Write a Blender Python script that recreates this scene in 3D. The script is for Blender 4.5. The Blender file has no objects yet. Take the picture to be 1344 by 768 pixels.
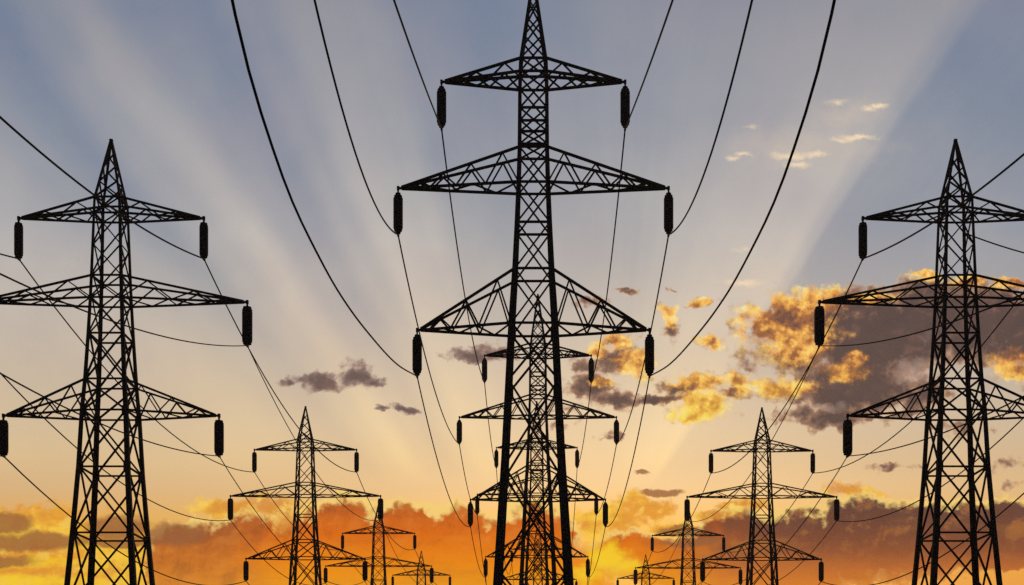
import bpy, math
from mathutils import Vector

# ------------------------------------------------------------------ camera, sky, sun, exposure
scene = bpy.context.scene
COL = scene.collection

CAM_H = 1.6
FOC = 1700.0                 # focal length of the photograph in its own pixels
W, H = 1344.0, 768.0
PX, PY = 700.0, 964.6        # where the level view axis (the horizon) lies in the photograph

cam_data = bpy.data.cameras.new("camera")
cam = bpy.data.objects.new("camera", cam_data)
COL.objects.link(cam)
cam.location = (0, 0, CAM_H)
cam.rotation_euler = (math.radians(90), 0, 0)
cam_data.sensor_width = 36.0
cam_data.lens = 36.0 * FOC / W
cam_data.shift_x = -(PX - W / 2) / W
cam_data.shift_y = (PY - H / 2) / W
cam_data.clip_start = 0.1
cam_data.clip_end = 20000
scene.camera = cam

SUN_EL, SUN_AZ = math.radians(7.6), math.radians(3.2)      # low behind the cloud bank, a little right of the view
sun_data = bpy.data.lights.new("sun", 'SUN')
sun_data.energy = 0.4
sun_data.angle = math.radians(6)
sun_data.color = (1.0, 0.66, 0.34)
sun = bpy.data.objects.new("sun", sun_data)
COL.objects.link(sun)
sdir = Vector((math.sin(SUN_AZ) * math.cos(SUN_EL), math.cos(SUN_AZ) * math.cos(SUN_EL), math.sin(SUN_EL)))
sun.rotation_euler = sdir.to_track_quat('Z', 'Y').to_euler()

scene.view_settings.view_transform = 'Standard'
scene.view_settings.look = 'None'
scene.view_settings.exposure = 0.0
scene.view_settings.gamma = 1.0
scene.view_settings.use_curve_mapping = False
scene.cycles.max_bounces = 4
scene.cycles.use_denoising = False
scene.cycles.filter_width = 1.5


def lin(c):
    out = []
    for v in c:
        v = v / 255.0
        out.append(v / 12.92 if v <= 0.04045 else ((v + 0.055) / 1.055) ** 2.4)
    return (out[0], out[1], out[2], 1.0)


class Tree:
    """small expression helper over a node tree"""

    def __init__(self, tree):
        self.t = tree

    def new(self, kind, **kw):
        n = self.t.nodes.new(kind)
        for k, v in kw.items():
            setattr(n, k, v)
        return n

    def put(self, sock, v):
        if isinstance(v, bpy.types.NodeSocket):
            self.t.links.new(v, sock)
        elif v is not None:
            sock.default_value = v

    def m(self, op, a, b=None, c=None, clamp=False):
        n = self.new('ShaderNodeMath', operation=op, use_clamp=clamp)
        for i, v in enumerate((a, b, c)):
            self.put(n.inputs[i], v)
        return n.outputs[0]

    def add(self, a, b): return self.m('ADD', a, b)
    def sub(self, a, b): return self.m('SUBTRACT', a, b)
    def mul(self, a, b): return self.m('MULTIPLY', a, b)
    def mad(self, a, b, c): return self.m('MULTIPLY_ADD', a, b, c)

    def step(self, x, lo, hi, a=0.0, b=1.0):
        n = self.new('ShaderNodeMapRange', interpolation_type='SMOOTHSTEP')
        self.put(n.inputs[0], x)
        for i, v in zip((1, 2, 3, 4), (lo, hi, a, b)):
            self.put(n.inputs[i], v)
        return n.outputs[0]

    def vec(self, x, y, z=0.0):
        n = self.new('ShaderNodeCombineXYZ')
        for i, v in enumerate((x, y, z)):
            self.put(n.inputs[i], v)
        return n.outputs[0]

    def vm(self, op, a, b=None, c=None):
        n = self.new('ShaderNodeVectorMath', operation=op)
        for i, v in enumerate((a, b, c)):
            if v is not None:
                self.put(n.inputs[i], v)
        return n.outputs['Value'] if op in ('LENGTH', 'DOT_PRODUCT', 'DISTANCE') else n.outputs['Vector']

    def noise(self, v, scale, detail=5.0, rough=0.55, lac=2.0, color=False, dist=0.0):
        n = self.new('ShaderNodeTexNoise', noise_dimensions='3D')
        self.put(n.inputs['Vector'], v)
        n.inputs['Scale'].default_value = scale
        n.inputs['Detail'].default_value = detail
        n.inputs['Roughness'].default_value = rough
        n.inputs['Lacunarity'].default_value = lac
        n.inputs['Distortion'].default_value = dist
        return n.outputs['Color'] if color else n.outputs[0]

    def ramp(self, f, stops, interp='LINEAR'):
        n = self.new('ShaderNodeValToRGB')
        cr = n.color_ramp
        cr.interpolation = interp
        while len(cr.elements) < len(stops):
            cr.elements.new(0.5)
        for e, (p, c) in zip(cr.elements, sorted(stops)):
            e.position = p
        for e, (p, c) in zip(cr.elements, sorted(stops)):
            e.color = (c, c, c, 1) if isinstance(c, (int, float)) else lin(c)
        self.put(n.inputs[0], f)
        return n.outputs[0]

    def mix(self, f, a, b, blend='MIX'):
        n = self.new('ShaderNodeMix', data_type='RGBA', blend_type=blend)
        self.put(n.inputs[0], f)
        ins = [s for s in n.inputs if s.type == 'RGBA']
        for s, v in zip(ins, (a, b)):
            self.put(s, lin(v) if isinstance(v, tuple) and len(v) == 3 else v)
        return [s for s in n.outputs if s.type == 'RGBA'][0]


# ---- sky: everything below is a function of the direction only (the sky lies at infinity).
# map coordinates: 1700 per unit of tangent, U to the right of north, V above the horizon.
def S(px, py):
    return px - PX, PY - py


def density_group(name, blobs):
    """a field that is > 0 inside the union of soft ellipses"""
    g = bpy.data.node_groups.new(name, 'ShaderNodeTree')
    g.interface.new_socket('P', in_out='INPUT', socket_type='NodeSocketVector')
    g.interface.new_socket('D', in_out='OUTPUT', socket_type='NodeSocketFloat')
    T = Tree(g)
    gi = g.nodes.new('NodeGroupInput')
    go = g.nodes.new('NodeGroupOutput')
    cur = None
    sp = T.new('ShaderNodeSeparateXYZ')
    T.put(sp.inputs[0], gi.outputs[0])
    for b in blobs:
        cx, cy = S(b[0], b[1])
        rx, ry = b[2], b[3]
        amp = b[4] if len(b) > 4 else 1.0
        # the running value rides along in z without weight, which keeps the chain in sequence
        q = T.vm('MULTIPLY_ADD', T.vec(sp.outputs[0], sp.outputs[1], cur if cur is not None else 0.0),
                 (1.0 / rx, 1.0 / ry, 0.0), (-cx / rx, -cy / ry, 0.0))
        ln = T.vm('LENGTH', q)
        d = T.m('MULTIPLY_ADD', ln, -amp, amp)
        cur = d if cur is None else T.m('SMOOTH_MAX', cur, d, 0.12)
    T.put(go.inputs[0], cur)
    return g


world = bpy.data.worlds.new("World")
scene.world = world
world.use_nodes = True
world.cycles.sampling_method = 'MANUAL'
world.cycles.sample_map_resolution = 256
wt = world.node_tree
wt.nodes.clear()
T = Tree(wt)
tc = T.new('ShaderNodeTexCoord')
sep = T.new('ShaderNodeSeparateXYZ')
T.put(sep.inputs[0], tc.outputs['Generated'])
dx, dy, dz = sep.outputs
ysafe = T.m('MAXIMUM', dy, 0.25)
U = T.mul(T.m('DIVIDE', dx, ysafe), FOC)
V = T.mul(T.m('DIVIDE', dz, ysafe), FOC)


def vpos(py):
    return (PY - py + 100.0) / 1500.0


vfac = T.m('MULTIPLY_ADD', V, 1 / 1500.0, 100.0 / 1500.0, clamp=True)
P3 = T.vec(U, V, 0.0)

low = [(640, (226, 184, 130)), (680, (236, 176, 84)), (725, (242, 164, 40)), (768, (240, 152, 20)),
       (900, (226, 130, 20)), (1060, (190, 104, 26))]
shade_stops = [(-420, (78, 96, 132)), (0, (114, 130, 157)), (150, (122, 137, 160)), (300, (142, 150, 165)),
               (400, (168, 166, 168)), (480, (194, 180, 166)), (560, (208, 184, 154)), (600, (214, 182, 142))] + low
lit_stops = [(-420, (112, 114, 132)), (0, (158, 157, 164)), (150, (176, 174, 177)), (300, (202, 196, 190)),
             (400, (214, 200, 184)), (480, (220, 199, 170)), (560, (234, 206, 162)), (600, (238, 204, 148))] + low
shade = T.ramp(vfac, [(vpos(y), c) for y, c in shade_stops])
lit = T.ramp(vfac, [(vpos(y), c) for y, c in lit_stops])

# crepuscular rays: fans of brighter air round the hidden sun
su, sv = S(793, 735)
left_mask = T.step(U, su - 1, su, 1.0, 0.0)
cv = T.mad(left_mask, -265.0, sv)
wob = T.noise(T.vec(T.mul(U, 0.004), T.mul(V, 0.0016), 3.7), 1.0, 3, 0.5)
ang = T.m('ARCTAN2', T.sub(U, su), T.m('MAXIMUM', T.sub(V, cv), 1.0))
ang = T.mad(T.sub(wob, 0.5), 0.10, ang)
afac = T.mad(ang, 1 / math.radians(120), 0.5)


def apos(d):
    return (d + 60.0) / 120.0


ray_stops = [(-60, .55), (-47, .6), (-43, .40), (-39.5, .08), (-36.5, .5), (-34, .88), (-31, .30), (-28, .06), (-25, .4), (-22, .80),
             (-18, .6), (-14, .22), (-10, .04), (-5, .25), (0, .32), (8, .42), (14, .58), (20, .74), (27, .84), (31.0, 1.0),
             (33.0, .62), (34.4, .12), (42, .04), (60, 0.0)]
rsep = T.new('ShaderNodeSeparateColor')
T.put(rsep.inputs[0], T.ramp(afac, [(apos(a), v) for a, v in ray_stops], 'EASE'))
ray = rsep.outputs[0]
mott = T.noise(P3, 0.006, 4, 0.5)
fan = T.noise(T.vec(T.mul(afac, 34.0), T.mul(V, 0.0009), 9.1), 1.0, 4, 0.6)
ray = T.mad(T.sub(fan, 0.5), 0.28, T.mad(T.sub(mott, 0.5), 0.75, ray))
ray = T.m('MAXIMUM', T.m('MINIMUM', ray, 1.0), 0.0)
sky = T.mix(ray, shade, lit)
mauve = T.mul(T.step(T.noise(T.vm('ADD', P3, (0, 0, 5.0)), 0.0045, 4, 0.55), 0.42, 0.70), T.step(V, 330, 520))
sky = T.mix(T.mul(mauve, 0.25), sky, (162, 150, 164))

# the air itself: the daylight model at the hour of the photograph, a small share of the whole
nish = T.new('ShaderNodeTexSky', sky_type='NISHITA')
nish.sun_disc = False
nish.sun_elevation = SUN_EL
nish.sun_rotation = SUN_AZ
nish.dust_density = 3.0
nish_c = T.mix(1.0, nish.outputs[0], (0.05, 0.05, 0.05, 1.0), 'MULTIPLY')
sky = T.mix(0.12, sky, nish_c)

# glow round the sun
gd = T.vm('LENGTH', T.vm('MULTIPLY', T.vm('SUBTRACT', P3, (su, sv, 0)), (1 / 240.0, 1 / 105.0, 0)))
glow = T.step(gd, 0.0, 1.0, 1.0, 0.0)
sky = T.mix(T.mul(glow, 0.6), sky, (255, 190, 56))

# turbulence shared by the cloud layers
n_big = T.noise(T.vm('ADD', P3, (0, 0, 31.0)), 0.014, 4, 0.5, color=True)
warp1 = T.vm('MULTIPLY', T.vm('SUBTRACT', n_big, (0.5, 0.5, 0.5)), (64, 48, 0))
n_small = T.noise(T.vm('MULTIPLY', P3, (1.0, 1.35, 1.0)), 0.05, 6, 0.68, color=True)
warp2 = T.vm('MULTIPLY', T.vm('SUBTRACT', n_small, (0.5, 0.5, 0.5)), (26, 20, 0))
PW = T.vm('ADD', T.vm('ADD', P3, warp1), warp2)                       # strongly torn
PWm = T.vm('MULTIPLY_ADD', warp1, (0.55, 0.55, 0), T.vm('ADD', P3, warp2))
PWs = T.vm('MULTIPLY_ADD', warp1, (0.3, 0.3, 0), T.vm('MULTIPLY_ADD', warp2, (0.8, 0.8, 0), P3))
fbm = T.noise(T.vm('ADD', P3, (0, 0, 77.0)), 0.028, 9, 0.66)
fbmc = T.sub(fbm, 0.5)
streak = T.noise(T.vm('MULTIPLY', T.vm('ADD', P3, (0, 0, 15.0)), (0.30, 1.6, 1.0)), 0.02, 7, 0.58)


# rounded heads: the folded noise is smooth on its crests and creased in its valleys
fold = T.m('ABSOLUTE', T.sub(T.noise(T.vm('MULTIPLY_ADD', warp2, (0.5, 0.5, 0), P3), 0.034, 3, 0.5), 0.5))
vor = T.new('ShaderNodeTexVoronoi', voronoi_dimensions='2D', feature='F1')
T.put(vor.inputs['Vector'], T.vm('MULTIPLY_ADD', warp2, (0.7, 0.7, 0), P3))
vor.inputs['Scale'].default_value = 0.042
vor.inputs['Detail'].default_value = 2.0
vor.inputs['Roughness'].default_value = 0.6
head = T.sub(0.56, vor.outputs['Distance'])
lump = T.mad(head, 0.30, T.sub(0.11, fold))
cum = T.mad(lump, 1.5, T.mul(fbmc, 0.8))
wisp = T.sub(T.noise(T.vm('ADD', P3, (0, 0, 140.0)), 0.13, 5, 0.62), 0.5)
soft0 = T.noise(T.vm('ADD', P3, (0, 0, 77.0)), 0.022, 5, 0.52)
soft1 = T.noise(T.vm('ADD', P3, (-8, 12, 77.0)), 0.022, 5, 0.52)
fine = T.sub(fbm, T.noise(T.vm('ADD', P3, (-3, 5, 77.0)), 0.028, 9, 0.66))
relief = T.mad(fine, 1.7, T.mul(T.sub(soft0, soft1), 1.7))                               # > 0 where a head faces the light


def field(name, blobs, vec):
    n = T.new('ShaderNodeGroup')
    n.node_tree = density_group(name, blobs)
    T.put(n.inputs[0], vec)
    return n.outputs[0]


# 1. thin high wisps on the right
wisps = [(1140, 144, 14, 5), (1156, 140, 16, 5), (1105, 184, 20, 4, .8), (1128, 180, 28, 5), (1040, 204, 34, 7), (1072, 203, 26, 6), (1045, 216, 22, 6),
         (963, 209, 14, 4, .8), (977, 204, 14, 4, .8), (1098, 133, 16, 5, .7), (985, 168, 22, 4, .5), (975, 369, 34, 7), (975, 330, 24, 4, .4)]
d = T.mad(fbmc, 1.5, field('wisp_field', wisps, PWs))
sky = T.mix(T.mul(T.step(d, -0.1, 1.0), 0.9), sky, (252, 226, 184))
halo = [(1060, 195, 150, 45), (990, 370, 80, 30), (1110, 150, 90, 30)]
d = T.mad(fbmc, 1.2, field('wisp_halo', halo, PW))
sky = T.mix(T.mul(T.step(d, 0.0, 1.2), 0.35), sky, (226, 204, 180))

# 2. bright yellow cloud low on the left and behind the bank
yel = [(20, 715, 120, 58), (110, 722, 110, 62), (60, 690, 90, 32), (220, 742, 130, 60), (330, 690, 70, 42), (395, 700, 60, 48), (300, 668, 60, 16),
       (800, 685, 64, 28), (850, 668, 46, 18), (800, 733, 46, 40), (835, 660, 34, 15), (930, 676, 40, 12), (970, 664, 40, 12), (1130, 652, 40, 16), (60, 765, 160, 40),
       (880, 690, 40, 12)]
d = T.mad(cum, 0.8, T.mad(T.sub(streak, .5), 0.7, field('yellow_field', yel, PWm)))
ycol = T.mix(T.step(streak, 0.36, 0.64), (236, 156, 46), (255, 206, 62))
ycol = T.mix(T.mul(T.step(relief, 0.0, 0.28), 0.55), ycol, (255, 220, 100))
ycol = T.mix(T.mul(T.step(relief, 0.0, -0.28), 0.45), ycol, (214, 138, 56))
sky = T.mix(T.mul(T.step(d, -0.05, 0.42), 0.93), sky, ycol)

# 3. the low bank of cloud
bank = [(245, 742, 70, 74), (330, 748, 90, 84), (400, 750, 80, 88), (452, 730, 72, 88), (530, 728, 72, 80), (600, 738, 74, 84),
        (690, 742, 90, 88), (560, 775, 220, 80), (760, 760, 60, 50, .6),
        (960, 722, 74, 60), (1040, 726, 90, 66), (1120, 712, 80, 70), (1200, 708, 100, 60), (1300, 703, 110, 54), (1410, 700, 110, 54),
        (900, 740, 80, 46), (1000, 755, 130, 54), (835, 716, 60, 24, .8), (1330, 741, 60, 9)]
d = T.mad(cum, 0.36, T.mad(wisp, 0.08, field('bank_field', bank, PW)))
center = T.ramp(vfac, [(vpos(775), (248, 162, 16)), (vpos(735), (242, 136, 8)), (vpos(700), (224, 108, 14)), (vpos(672), (200, 98, 28)), (vpos(645), (176, 98, 52))])
right = T.ramp(vfac, [(vpos(768), (222, 128, 38)), (vpos(748), (200, 112, 46)), (vpos(722), (146, 84, 50)), (vpos(690), (116, 72, 54)), (vpos(650), (98, 70, 62))])
bl = T.ramp(vfac, [(vpos(768), (224, 136, 40)), (vpos(735), (200, 112, 38)), (vpos(700), (166, 92, 42)), (vpos(660), (146, 90, 56))])
bcol = T.mix(T.step(T.mad(fbmc, 200, U), 120, 300), center, right)
bcol = T.mix(T.mul(T.step(T.mad(fbmc, 160, U), -300, -420), 0.85), bcol, bl)
up = T.m('MAXIMUM', T.step(V, 190, 300), T.step(U, -330, -430))
bcol = T.mix(T.mul(T.mul(T.step(relief, 0.0, 0.32), up), 0.28), bcol, (232, 146, 62))
bcol = T.mix(T.mul(T.mul(T.step(relief, 0.0, -0.32), up), 0.32), bcol, (112, 62, 38))
bcol = T.mix(T.mul(T.step(streak, 0.50, 0.76), 0.24), bcol, (150, 80, 40))
bcol = T.mix(T.mul(T.step(streak, 0.46, 0.24), 0.14), bcol, (250, 164, 54))
rim = T.step(T.mad(fbmc, -0.35, d), 0.08, 0.27, 1.0, 0.0)
bcol = T.mix(T.mul(rim, T.step(V, 225, 275, 0.15, 0.95)), bcol, (255, 216, 124))
sky = T.mix(T.step(d, -0.02, 0.10), sky, bcol)
# the sun's place, where the bank is thinnest
spot = [(800, 731, 38, 28), (772, 752, 46, 20, .7), (826, 742, 30, 16, .7),
        (30, 738, 110, 12, .6), (120, 718, 70, 10, .6), (60, 762, 120, 12, .6)]
d = T.mad(cum, 0.6, T.mad(T.sub(streak, .5), 0.5, field('spot_field', spot, PWs)))
sky = T.mix(T.mul(T.step(d, -0.05, 0.7), 0.95), sky, (255, 210, 40))
crown = [(308, 665, 54, 13), (350, 664, 50, 20), (378, 678, 24, 28), (936, 677, 46, 11), (976, 664, 38, 10), (1112, 645, 40, 11)]
d = T.mad(cum, 0.9, T.mad(wisp, 0.3, field('crown_field', crown, PWm)))
ccol = T.mix(T.step(T.mad(head, 0.5, relief), -0.25, 0.3), (222, 144, 58), (255, 216, 104))
sky = T.mix(T.mul(T.step(d, -0.05, 0.6), 0.85), sky, ccol)

# 4. dark streaks low on the left
drk = [(8, 686, 42, 16), (45, 712, 90, 16), (-5, 736, 70, 12), (150, 690, 54, 20), (165, 712, 60, 10), (230, 700, 50, 20), (868, 648, 34, 6), (845, 620, 13, 5), (890, 694, 36, 9), (905, 712, 60, 9)]
d = T.mad(T.sub(streak, .5), 1.1, T.mad(fbmc, 0.7, field('streak_field', drk, PWs)))
sky = T.mix(T.mul(T.step(d, -0.02, 0.45), 0.86), sky, (158, 98, 56))

# 5. grey-brown broken cloud higher up, and where the low sun catches it
mid = [(1150, 442, 150, 68, 1.7), (1250, 425, 140, 66, 1.7), (1350, 432, 120, 68, 1.7), (1095, 432, 76, 52, 1.4), (1050, 470, 70, 38, 1.1), (1120, 508, 110, 52, 1.5),
       (1090, 548, 95, 22), (1200, 520, 56, 36), (1130, 402, 84, 34, 1.3), (1225, 394, 74, 38, 1.3), (1040, 418, 64, 40, 1.2), (1003, 430, 38, 32), (1300, 398, 80, 36, 1.2),
       (418, 499, 42, 16), (466, 492, 40, 21), (490, 502, 24, 14), (384, 503, 22, 8), (624, 466, 44, 15), (655, 462, 34, 15), (534, 538, 28, 7), (504, 539, 12, 5),
       (808, 470, 36, 28), (772, 506, 36, 26), (805, 526, 54, 18), (860, 523, 64, 9), (770, 480, 36, 15, .8), (880, 429, 18, 22), (905, 509, 52, 12), (960, 513, 38, 11),
       (1025, 515, 38, 13), (920, 403, 20, 8), (820, 380, 20, 6, .8), (775, 395, 30, 9, .8), (880, 380, 12, 6, .6), (720, 560, 44, 7, .5),
       (800, 575, 20, 8, .6), (745, 540, 44, 9, .6), (1170, 612, 44, 6, .6), (1332, 605, 30, 14, .4), (1335, 635, 28, 8, .4), (1250, 560, 54, 13, .5),
       (1000, 470, 50, 22, .5), (1170, 545, 40, 10, .7)]
gold = [(1000, 426, 48, 40), (1040, 408, 62, 36, .9), (1078, 394, 40, 22), (1040, 448, 60, 40, .8), (840, 478, 34, 24), (806, 447, 30, 14), (784, 462, 16, 12),
        (878, 417, 21, 19), (922, 500, 56, 16), (967, 496, 24, 23), (924, 534, 54, 29), (905, 546, 36, 17), (935, 450, 26, 13), (925, 400, 22, 10), (1022, 508, 48, 16),
        (1338, 480, 46, 28), (1112, 487, 34, 15), (1126, 473, 16, 10), (790, 501, 20, 8), (980, 500, 32, 10, .6), (1215, 363, 26, 10), (1272, 368, 28, 10), (1330, 370, 34, 10),
        (1130, 390, 60, 8, .6)]
df = field('mid_field', mid, PWm)
gf = field('gold_field', gold, PWm)
d = T.mad(cum, 0.95, T.mad(wisp, 0.36, T.m('SMOOTH_MAX', df, T.mul(gf, 0.8), 0.1)))
thick = T.step(d, 0.05, 0.80)
west = T.step(U, -120, 60)
mcol = T.mix(thick, T.mix(west, (170, 142, 130), (186, 140, 112)), T.mix(west, (106, 86, 82), (90, 69, 64)))
mcol = T.mix(T.mul(T.step(relief, 0.0, 0.40), 0.30), mcol, (150, 108, 88))
mcol = T.mix(T.mul(T.step(relief, 0.0, -0.40), 0.28), mcol, (70, 55, 56))
catch = T.step(T.m('ADD', gf, T.mad(relief, 0.6, T.mul(fbmc, 0.6))), -0.16, 0.46)
bright = T.m('ADD', T.mad(head, 0.55, T.mad(wisp, 0.15, T.mul(relief, 0.75))), T.mad(thick, -0.45, T.mul(fbmc, 0.5)))
gcol = T.ramp(T.mad(bright, 1.0, 0.86), [(0.0, (112, 74, 58)), (0.25, (172, 108, 58)), (0.44, (234, 164, 74)), (0.64, (255, 206, 104)), (1.0, (255, 236, 170))])
hot = T.mul(T.step(V, 400, 500, 1.0, 0.0), T.step(gf, 0.05, 0.6))
gcol = T.mix(T.mul(hot, 0.7), gcol, T.mix(T.step(bright, -0.7, -0.1), (238, 172, 50), (255, 232, 92)))
edge = T.mul(T.step(d, 0.0, 0.34, 1.0, 0.0), T.step(U, 40, 130))
catch = T.m('MAXIMUM', catch, T.mul(T.mul(edge, T.step(relief, -0.05, 0.2)), 0.65))
mcol = T.mix(catch, mcol, gcol)
sky = T.mix(T.mul(T.step(d, -0.02, 0.42), 0.96), sky, mcol)

# 6. pale gaps in the big cloud
gap = [(1200, 488, 30, 22), (1190, 478, 18, 12), (1290, 500, 46, 16, .8), (1085, 535, 40, 8), (1225, 440, 24, 14, .4)]
d = T.mad(cum, 1.2, field('gap_field', gap, PWm))
sky = T.mix(T.mul(T.step(d, 0.0, 0.9), 0.45), sky, (190, 162, 148))

# the sky away from the sunset is dim and blue
east = T.ramp(T.m('MAXIMUM', dz, 0.0), [(0.0, (54, 54, 64)), (0.35, (46, 52, 70)), (1.0, (60, 76, 106))])
sky = T.mix(T.step(dy, 0.05, 0.55), east, sky)

bg = T.new('ShaderNodeBackground')
T.put(bg.inputs[0], sky)
bg.inputs[1].default_value = 1.0
wo = T.new('ShaderNodeOutputWorld')
T.put(wo.inputs[0], bg.outputs[0])


# ------------------------------------------------------------------ materials
def material(name, base, other, rough, scale, metallic=0.0):
    m = bpy.data.materials.new(name)
    m.use_nodes = True
    t = Tree(m.node_tree)
    b = m.node_tree.nodes['Principled BSDF']
    co = t.new('ShaderNodeTexCoord')
    n = t.noise(co.outputs['Object'], scale, 6, 0.6)
    t.put(b.inputs['Base Color'], t.mix(t.step(n, 0.42, 0.62), (*base, 1.0), (*other, 1.0)))
    t.put(b.inputs['Roughness'], t.mad(n, 0.25, rough - 0.12))
    b.inputs['Metallic'].default_value = metallic
    b.inputs['Specular IOR Level'].default_value = 0.15
    return m


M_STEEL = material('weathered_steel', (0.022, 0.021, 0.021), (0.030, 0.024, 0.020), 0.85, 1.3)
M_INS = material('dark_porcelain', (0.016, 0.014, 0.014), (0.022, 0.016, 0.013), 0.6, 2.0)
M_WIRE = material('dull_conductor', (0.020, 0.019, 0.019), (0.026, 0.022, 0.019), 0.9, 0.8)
M_GROUND = material('field_grass', (0.030, 0.038, 0.016), (0.055, 0.048, 0.024), 0.95, 0.06)


# ------------------------------------------------------------------ mesh helpers
class MB:
    def __init__(self):
        self.v, self.f = [], []

    def bar(self, a, b, w, h=None):
        """square section bar"""
        a, b = Vector(a), Vector(b)
        z = (b - a).normalized()
        ref = Vector((0, 0, 1)) if abs(z.z) < 0.9 else Vector((0, 1, 0))
        x = z.cross(ref).normalized()
        y = x.cross(z)
        h = (h or w) / 2
        w = w / 2
        o = len(self.v)
        for p in (a, b):
            for sx, sy in ((-1, -1), (1, -1), (1, 1), (-1, 1)):
                self.v.append(tuple(p + x * w * sx + y * h * sy))
        self.f += [(o, o + 3, o + 2, o + 1), (o + 4, o + 5, o + 6, o + 7)]
        for i in range(4):
            j = (i + 1) % 4
            self.f.append((o + i, o + j, o + 4 + j, o + 4 + i))

    def angle(self, pts, sx, sy, sizes, th=0.22):
        """rolled steel angle along a polyline, its corner pointing out of the tower"""
        o = len(self.v)
        prof = ((0, 0), (-1, 0), (-1, -th), (-th, -th), (-th, -1), (0, -1))
        for p, s in zip(pts, sizes):
            for px, py in prof:
                self.v.append((p[0] + sx * s * (px + 0.5), p[1] + sy * s * (py + 0.5), p[2]))
        n = 6
        for k in range(len(pts) - 1):
            for i in range(n):
                j = (i + 1) % n
                q = (o + k * n + i, o + k * n + j, o + (k + 1) * n + j, o + (k + 1) * n + i)
                self.f.append(q if sx * sy > 0 else q[::-1])
        e = o + (len(pts) - 1) * n
        for r in (o, e):
            self.f += [(r, r + 1, r + 2, r + 3), (r, r + 3, r + 4, r + 5)]

    def lathe(self, c, prof, seg=16):
        o = len(self.v)
        for r, z in prof:
            for i in range(seg):
                t = 2 * math.pi * i / seg
                self.v.append((c[0] + r * math.cos(t), c[1] + r * math.sin(t), c[2] + z))
        for k in range(len(prof) - 1):
            for i in range(seg):
                j = (i + 1) % seg
                self.f.append((o + k * seg + i, o + (k + 1) * seg + i, o + (k + 1) * seg + j, o + k * seg + j))
        self.f.append(tuple(o + i for i in range(seg)))
        e = o + (len(prof) - 1) * seg
        self.f.append(tuple(e + i for i in reversed(range(seg))))

    def tube(self, pts, r, seg=6):
        o = len(self.v)
        pts = [Vector(p) for p in pts]
        for k, p in enumerate(pts):
            t = (pts[min(k + 1, len(pts) - 1)] - pts[max(k - 1, 0)]).normalized()
            x = t.cross(Vector((0, 0, 1))).normalized()
            y = x.cross(t)
            for i in range(seg):
                a = 2 * math.pi * i / seg
                self.v.append(tuple(p + x * r * math.cos(a) + y * r * math.sin(a)))
        for k in range(len(pts) - 1):
            for i in range(seg):
                j = (i + 1) % seg
                self.f.append((o + k * seg + i, o + k * seg + j, o + (k + 1) * seg + j, o + (k + 1) * seg + i))
        self.f.append(tuple(o + i for i in reversed(range(seg))))
        e = o + (len(pts) - 1) * seg
        self.f.append(tuple(e + i for i in range(seg)))

    def build(self, name, mat, parent=None):
        me = bpy.data.meshes.new(name)
        me.from_pydata(self.v, [], self.f)
        me.materials.append(mat)
        me.update()
        ob = bpy.data.objects.new(name, me)
        COL.objects.link(ob)
        ob.parent = parent
        return ob


# ------------------------------------------------------------------ ground
g = MB()
R_ = 9000.0
NG = 40
for j in range(NG + 1):
    for i in range(NG + 1):
        a = (i / NG * 2 - 1)
        b = (j / NG * 2 - 1)
        g.v.append((R_ * a * abs(a), R_ * b * abs(b), 0.0))
for j in range(NG):
    for i in range(NG):
        o = j * (NG + 1) + i
        g.f.append((o, o + 1, o + NG + 2, o + NG + 1))
ground = g.build('ground', M_GROUND)
ground['kind'] = 'structure'
ground['label'] = 'dark grass field below the pylon rows'

# ------------------------------------------------------------------ haze
hz = MB()
HX, HZ0, HZ1 = 9100.0, -1.0, 60.0
for z in (HZ0, HZ1):
    hz.v += [(-HX, -HX, z), (HX, -HX, z), (HX, HX, z), (-HX, HX, z)]
hz.f = [(0, 3, 2, 1), (4, 5, 6, 7), (0, 1, 5, 4), (1, 2, 6, 5), (2, 3, 7, 6), (3, 0, 4, 7)]
hm = bpy.data.materials.new('evening_haze')
hm.use_nodes = True
hm.node_tree.nodes.clear()
hv = hm.node_tree.nodes.new('ShaderNodeVolumePrincipled')
hv.inputs['Color'].default_value = (0.95, 0.84, 0.68, 1)
hv.inputs['Density'].default_value = 0.00028
hv.inputs['Anisotropy'].default_value = 0.35
ho = hm.node_tree.nodes.new('ShaderNodeOutputMaterial')
hm.node_tree.links.new(hv.outputs[0], ho.inputs['Volume'])
haze = hz.build('haze', hm)
haze['kind'] = 'stuff'
haze['label'] = 'thin evening haze in the air round the pylons'

# ------------------------------------------------------------------ pylons
UNIT = 12.0 / 241.0          # metres per photograph pixel at the nearest pylons


def zz(h):
    return h * UNIT + CAM_H


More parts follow.
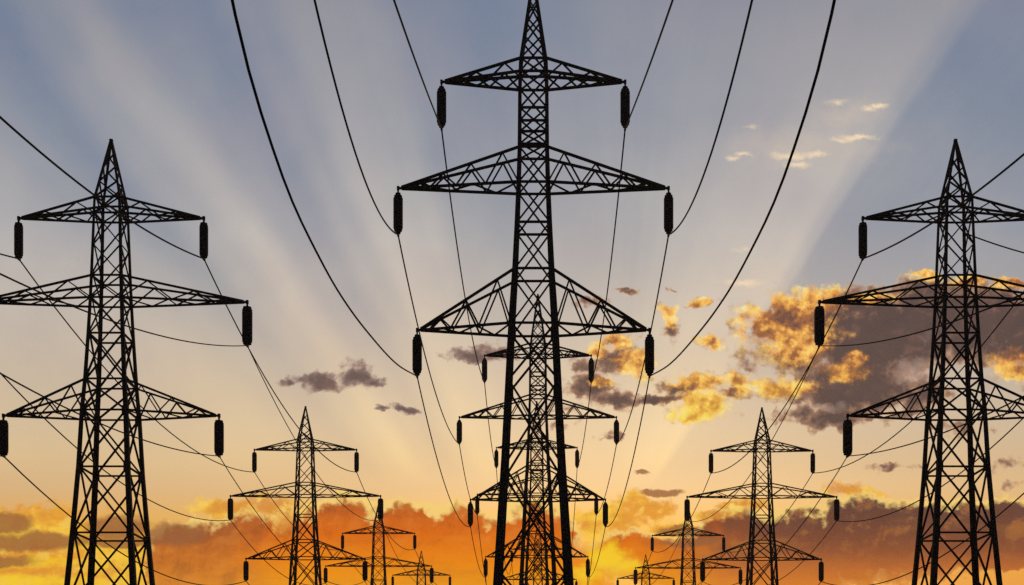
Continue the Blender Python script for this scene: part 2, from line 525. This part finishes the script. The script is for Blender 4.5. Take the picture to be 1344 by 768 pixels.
MODEL_A = dict(
    apex=992, profile=[(880, 16.5), (855, 17.5), (764, 18.0), (718, 19.3), (660, 21.5), (604, 24.0), (532, 28.5), (355, 37.0), (197, 46.5), (-32, 61.0)],
    horizontals=[880, 855, 815, 784, 764, 718, 665, 604, 532],
    panels=[880, 855, 815, 784, 764, 718, 665, 604, 532, 458, 346, 212, 90, -32],
    peak=[880, 912, 938, 962, 980],
    arms=[(880, 855, 857, 116), (764, 718, 717.5, 173), (604, 532, 531.5, 148)], reach=4.5,
    ins=[(54, 6.3), (54, 6.3), (54, 6.3)], round_end=True,
    leg=[(880, .20), (720, .26), (532, .38), (197, .46), (-32, .5)], brace=.10, chord=.15, low_brace=.135)
MODEL_B = dict(
    apex=778, profile=[(700, 16.0), (679, 16.6), (597, 19.0), (568, 20.0), (521, 22.0), (461, 25.0), (420, 28.0), (346, 31.2), (260, 36.8), (197, 41.5), (-32, 60.0)],
    horizontals=[700, 679, 597, 568, 521, 461, 420, 346, 260, 160],
    panels=[700, 679, 638, 597, 568, 521, 461, 420, 346, 260, 160, 65, -32],
    peak=[700, 722, 742, 760],
    arms=[(700, 679, 678, 117), (597, 568, 568, 174), (461, 420, 419, 137)], reach=4.5,
    ins=[(46, 5.7), (50, 6.8), (46, 6.3)], round_end=False,
    leg=[(700, .155), (568, .20), (420, .27), (197, .36), (-32, .40)], brace=.078, chord=.12, low_brace=.112)


def interp(tab, h):
    for (h0, a0), (h1, a1) in zip(tab, tab[1:]):
        if h0 >= h >= h1:
            return a0 + (a1 - a0) * (h0 - h) / (h0 - h1)
    return tab[0][1] if h > tab[0][0] else tab[-1][1]


def corner(M, h, sx, sy):
    w = interp(M['profile'], h) * UNIT
    return Vector((sx * w, sy * w, zz(h)))


FACES = [((-1, -1), (1, -1)), ((1, -1), (1, 1)), ((1, 1), (-1, 1)), ((-1, 1), (-1, -1))]


def insulator_mesh(length, rad, rounded):
    """string of sheds: a ribbed column that hangs below the arm tip"""
    L, r = length * UNIT, rad * UNIT
    mb = MB()
    mb.bar((0, 0, 0.02), (0, 0, -4.5 * UNIT), 0.11)
    top = -4.0 * UNIT
    prof = [(0.10, top)]
    n = 16
    end = (0.55, 0.85) if rounded else (0.82, 0.97)
    for i in range(n):
        z0 = top - 0.03 - (L - 0.06) * i / n
        dzz = (L - 0.06) / n
        k = 1.0
        if i in (0, n - 1):
            k = end[0]
        elif i in (1, n - 2):
            k = end[1]
        prof += [(r * 0.98 * k, z0), (r * k, z0 - dzz * 0.25), (r * k, z0 - dzz * 0.75), (r * 0.98 * k, z0 - dzz)]
    prof.append((0.12, top - L))
    mb.lathe((0, 0, 0), prof, 18)
    mb.bar((0, -0.22, top - L - 0.05), (0, 0.22, top - L - 0.05), 0.13)     # suspension clamp
    return mb, 4.0 + length


def build_pylon(M):
    root = bpy.data.objects.new('lattice_pylon', None)
    COL.objects.link(root)
    top_h = M['profile'][0][0]
    # legs
    for sx in (-1, 1):
        for sy in (-1, 1):
            mb = MB()
            hs = [h for h, _ in M['profile']]
            mb.angle([corner(M, h, sx, sy) for h in hs], sx, sy, [interp(M['leg'], h) for h in hs])
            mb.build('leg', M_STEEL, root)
    # bracing of the body
    mb = MB()
    for h in M['horizontals']:
        for a, b in FACES:
            mb.bar(corner(M, h, *a), corner(M, h, *b), M['chord'] * .9)
    for h0, h1 in zip(M['panels'], M['panels'][1:]):
        w = M['brace'] if h1 > 500 else M['low_brace']
        for k, (a, b) in enumerate(FACES):
            off = Vector((0, 0, 0.05 * (k % 2)))
            inset = Vector((a[0] + b[0], a[1] + b[1], 0)) * -0.03
            mb.bar(corner(M, h0, *a) + off, corner(M, h1, *b) + off, w)
            mb.bar(corner(M, h0, *b) + off + inset, corner(M, h1, *a) + off + inset, w)
    # gusset plates where the long diagonals meet the legs
    for h in M['panels'][-6:-1]:
        for a, b in FACES:
            p, q = corner(M, h, *a), corner(M, h, *b)
            u_ = (q - p).normalized()
            mb.bar(p + u_ * 0.1 - Vector((0, 0, .28)), p + u_ * 0.1 + Vector((0, 0, .28)), 0.34, 0.03)
            mb.bar(q - u_ * 0.1 - Vector((0, 0, .28)), q - u_ * 0.1 + Vector((0, 0, .28)), 0.34, 0.03)
    mb.build('bracing', M_STEEL, root)
    # peak
    mb = MB()
    apex = Vector((0, 0, zz(M['apex'])))
    w0 = interp(M['profile'], top_h)

    def pk(h, sx, sy):
        t = (h - top_h) / (M['apex'] - top_h)
        w = (w0 * (1 - t) + 0.8 * t) * UNIT
        return Vector((sx * w, sy * w, zz(h)))
    for sx in (-1, 1):
        for sy in (-1, 1):
            mb.bar(pk(top_h, sx, sy), pk(M['apex'], sx, sy), interp(M['leg'], top_h) * .85)
    mb.bar(apex - Vector((0, 0, .2)), apex + Vector((0, 0, .18)), 0.2)
    for i, (h0, h1) in enumerate(zip(M['peak'], M['peak'][1:])):
        for k, (a, b) in enumerate(FACES):
            off = Vector((0, 0, 0.04 * (k % 2)))
            inset = Vector((a[0] + b[0], a[1] + b[1], 0)) * -0.03
            mb.bar(pk(h0, *a) + off, pk(h1, *b) + off, .095)
            if M['round_end'] or i == 0:
                mb.bar(pk(h0, *b) + off + inset, pk(h1, *a) + off + inset, .095)
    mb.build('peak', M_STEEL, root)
    # crossarms with their insulators
    drops = []
    for k, (ht, hb, htip, half) in enumerate(M['arms']):
        mb = MB()
        nz = (5, 8, 6)[k] if M['round_end'] else (4, 5, 6)[k]
        ip = (half + M['reach']) * UNIT
        drop = 0
        for sx in (-1, 1):
            tip = Vector((sx * half * UNIT, 0, zz(htip)))
            for sy in (-1, 1):
                t0, b0 = corner(M, ht, sx, sy), corner(M, hb, sx, sy)
                mb.bar(t0, tip + Vector((0, sy * .04, .05)), M['chord'])
                mb.bar(b0, tip + Vector((0, sy * .04, -.02)), M['chord'])
                pts = []
                for i in range(nz + 1):
                    t = 0.97 * (1 - (1 - i / (nz + 1.0)) ** 1.35)
                    e0 = b0 if i % 2 == 0 else t0
                    pts.append(e0.lerp(tip, t))
                for p, q in zip(pts, pts[1:]):
                    mb.bar(p, q, M['brace'])
            # lacing of the under side
            bl = [corner(M, hb, sx, -1), corner(M, hb, sx, 1)]
            prev = None
            for i in range(5):
                p = bl[i % 2].lerp(tip, i / 5.2)
                if prev is not None:
                    mb.bar(prev, p, M['brace'] * .9)
                prev = p
            # bracket that carries the insulator
            mb.bar(tip - Vector((sx * .35, 0, 0)), (sx * (ip + .06), 0, tip.z), .13)
            mb.bar((sx * ip, 0, tip.z + .12), (sx * ip, 0, tip.z - .12), .16)
        arm = mb.build('crossarm', M_STEEL, root)
        im, drop = insulator_mesh(*M['ins'][k], M['round_end'])
        first = im.build('insulator', M_INS, arm)
        first.location = (-ip, 0, zz(htip) - .1)
        second = first.copy()
        COL.objects.link(second)
        second.parent = arm
        second.location = (ip, 0, zz(htip) - .1)
        drops.append((ip, zz(htip) - .1 - drop * UNIT - .05))
    return root, drops


def copy_tree(o, parent=None):
    c = o.copy()
    COL.objects.link(c)
    c.parent = parent
    for ch in list(o.children):
        copy_tree(ch, c)
    return c


proto_a, drops_a = build_pylon(MODEL_A)
proto_b, drops_b = build_pylon(MODEL_B)


def place(px, size):
    d = 12.0 * FOC / size
    return ((px - PX) / FOC * d, d)


ROWS = {
    'middle': (proto_a, drops_a, [(700, 241), (706, 140), (704.5, 106), (706, 68.5)]),
    'left': (proto_b, drops_b, [(146, 241), (401, 133), (497, 94), (553, 74.5)]),
    'right': (proto_b, drops_b, [(1254, 241), (1000, 132.5), (903, 93), (847.5, 73)]),
}
LABELS = {
    'middle': ['tallest black lattice pylon, nearest in the middle row, peak at the upper picture edge',
               'second lattice pylon of the middle row, peak seen between the legs of the tallest',
               'third lattice pylon of the middle row, its top arm below the second pylon\'s middle arm',
               'farthest lattice pylon of the middle row, almost lost behind the other three'],
    'left': ['large black lattice pylon nearest in the left row, against open pale sky',
             'second lattice pylon of the left row, peak below the small grey cloud',
             'third lattice pylon of the left row, peak beside an insulator of the second',
             'farthest, smallest lattice pylon of the left row, only its top in view'],
    'right': ['large black lattice pylon nearest in the right row, against the big dark cloud',
              'second lattice pylon of the right row, peak below the yellow lit cloud',
              'third lattice pylon of the right row, small, against the brown cloud bank',
              'farthest, smallest lattice pylon of the right row, beside the bright sun spot'],
}
POS = {}
used = set()
for row, (proto, drops, spots) in ROWS.items():
    POS[row] = []
    for k, (px, size) in enumerate(spots):
        root = copy_tree(proto) if proto.name in used else proto
        used.add(proto.name)
        x, y = place(px, size)
        root.location = (x, y, 0)
        root['label'] = LABELS[row][k]
        root['category'] = 'pylon'
        root['group'] = 'lattice pylons of the %s row' % row
        POS[row].append((x, y))

# ------------------------------------------------------------------ conductors
# each conductor hangs from one insulator of every pylon in its row; (slope, curvature) of the span that comes
# from behind the viewer, sag per 67 m of the other spans
FRONT = {
    ('middle', 0): (.30, .0008), ('middle', 1): (.345, .0078), ('middle', 2): None,
    ('side', 0): (.275, .0026), ('side', 1): (.315, .0020), ('side', 2): (.20, .0022),
}
ARM3 = [(0, 23.5), (13.1, 20.6), (26.1, 18.4), (34.1, 17.35), (40, 16.95), (44.4, 16.9), (48.4, 17.4), (50.4, 17.9), (52, 18.6), (56, 21.0), (62, 25.5), (72, 33)]


def arm3(t):
    P = ARM3
    for i in range(len(P) - 1):
        if P[i][0] <= t <= P[i + 1][0]:
            p0 = P[max(i - 1, 0)]
            p1, p2 = P[i], P[i + 1]
            p3 = P[min(i + 2, len(P) - 1)]
            h = p2[0] - p1[0]
            m1 = (p2[1] - p0[1]) / (p2[0] - p0[0]) * h
            m2 = (p3[1] - p1[1]) / (p3[0] - p1[0]) * h
            u = (t - p1[0]) / h
            return ((2 * u ** 3 - 3 * u ** 2 + 1) * p1[1] + (u ** 3 - 2 * u ** 2 + u) * m1
                    + (-2 * u ** 3 + 3 * u ** 2) * p2[1] + (u ** 3 - u ** 2) * m2)
    return P[-1][1]


ARM_WORD = ['top', 'longest', 'lowest']
SIDE_WORD = {-1: 'left', 1: 'right'}
for row in ('middle', 'left', 'right'):
    drops = ROWS[row][1]
    for k in range(3):
        for sx in (-1, 1):
            ip, za = drops[k]
            pts = []
            x1, y1 = POS[row][0]
            fr = FRONT[('middle' if row == 'middle' else 'side', k)]
            tmax = 72.0
            n = 46
            for i in range(n, 0, -1):
                t = tmax * i / n
                if fr is None:
                    z = arm3(t) - ARM3[0][1] + za
                else:
                    z = za - fr[0] * t + fr[1] * t * t
                pts.append((x1 + sx * ip, y1 - t, z))
            line = list(POS[row])
            xl, yl = line[-1]
            xp, yp = line[-2]
            line.append((xl + (xl - xp) * 62 / (yl - yp), yl + 62))
            for (xa, ya), (xb, yb) in zip(line, line[1:]):
                L = yb - ya
                sag = 3.2 * (L / 67.0) ** 2
                n = 22
                for i in range(n):
                    u = i / n
                    pts.append((xa + (xb - xa) * u + sx * ip, ya + L * u, za - 4 * sag * u * (1 - u)))
            xb, yb = line[-1]
            pts.append((xb + sx * ip, yb, za))
            inner = (row == 'left' and sx > 0) or (row == 'right' and sx < 0)
            r = .034 if (inner and k > 0) else (.042 if k == 2 and row == 'middle' else .05)
            mb = MB()
            mb.tube(pts, r)
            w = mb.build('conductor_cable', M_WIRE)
            w['label'] = "black cable strung along the %s tips of the %s row's %s arms" % (SIDE_WORD[sx], row, ARM_WORD[k])
            w['category'] = 'cable'
            w['group'] = 'power cables of the %s pylon row' % row

# a short lead out to the insulator beyond the right edge
x1, y1 = POS['right'][0]
ip, za = drops_b[0]
pts = []
for i in range(13):
    u = i / 12
    pts.append((x1 + 0.85 + (ip - 0.85) * u, y1 + 0.9 * (1 - u), za + 2.05 * (1 - u) - 0.5 * u * (1 - u)))
mb = MB()
mb.tube(pts, .045)
w = mb.build('lead_cable', M_WIRE)
w['label'] = 'short dark cable slanting from the nearest right pylon body down to the picture edge'
w['category'] = 'cable'
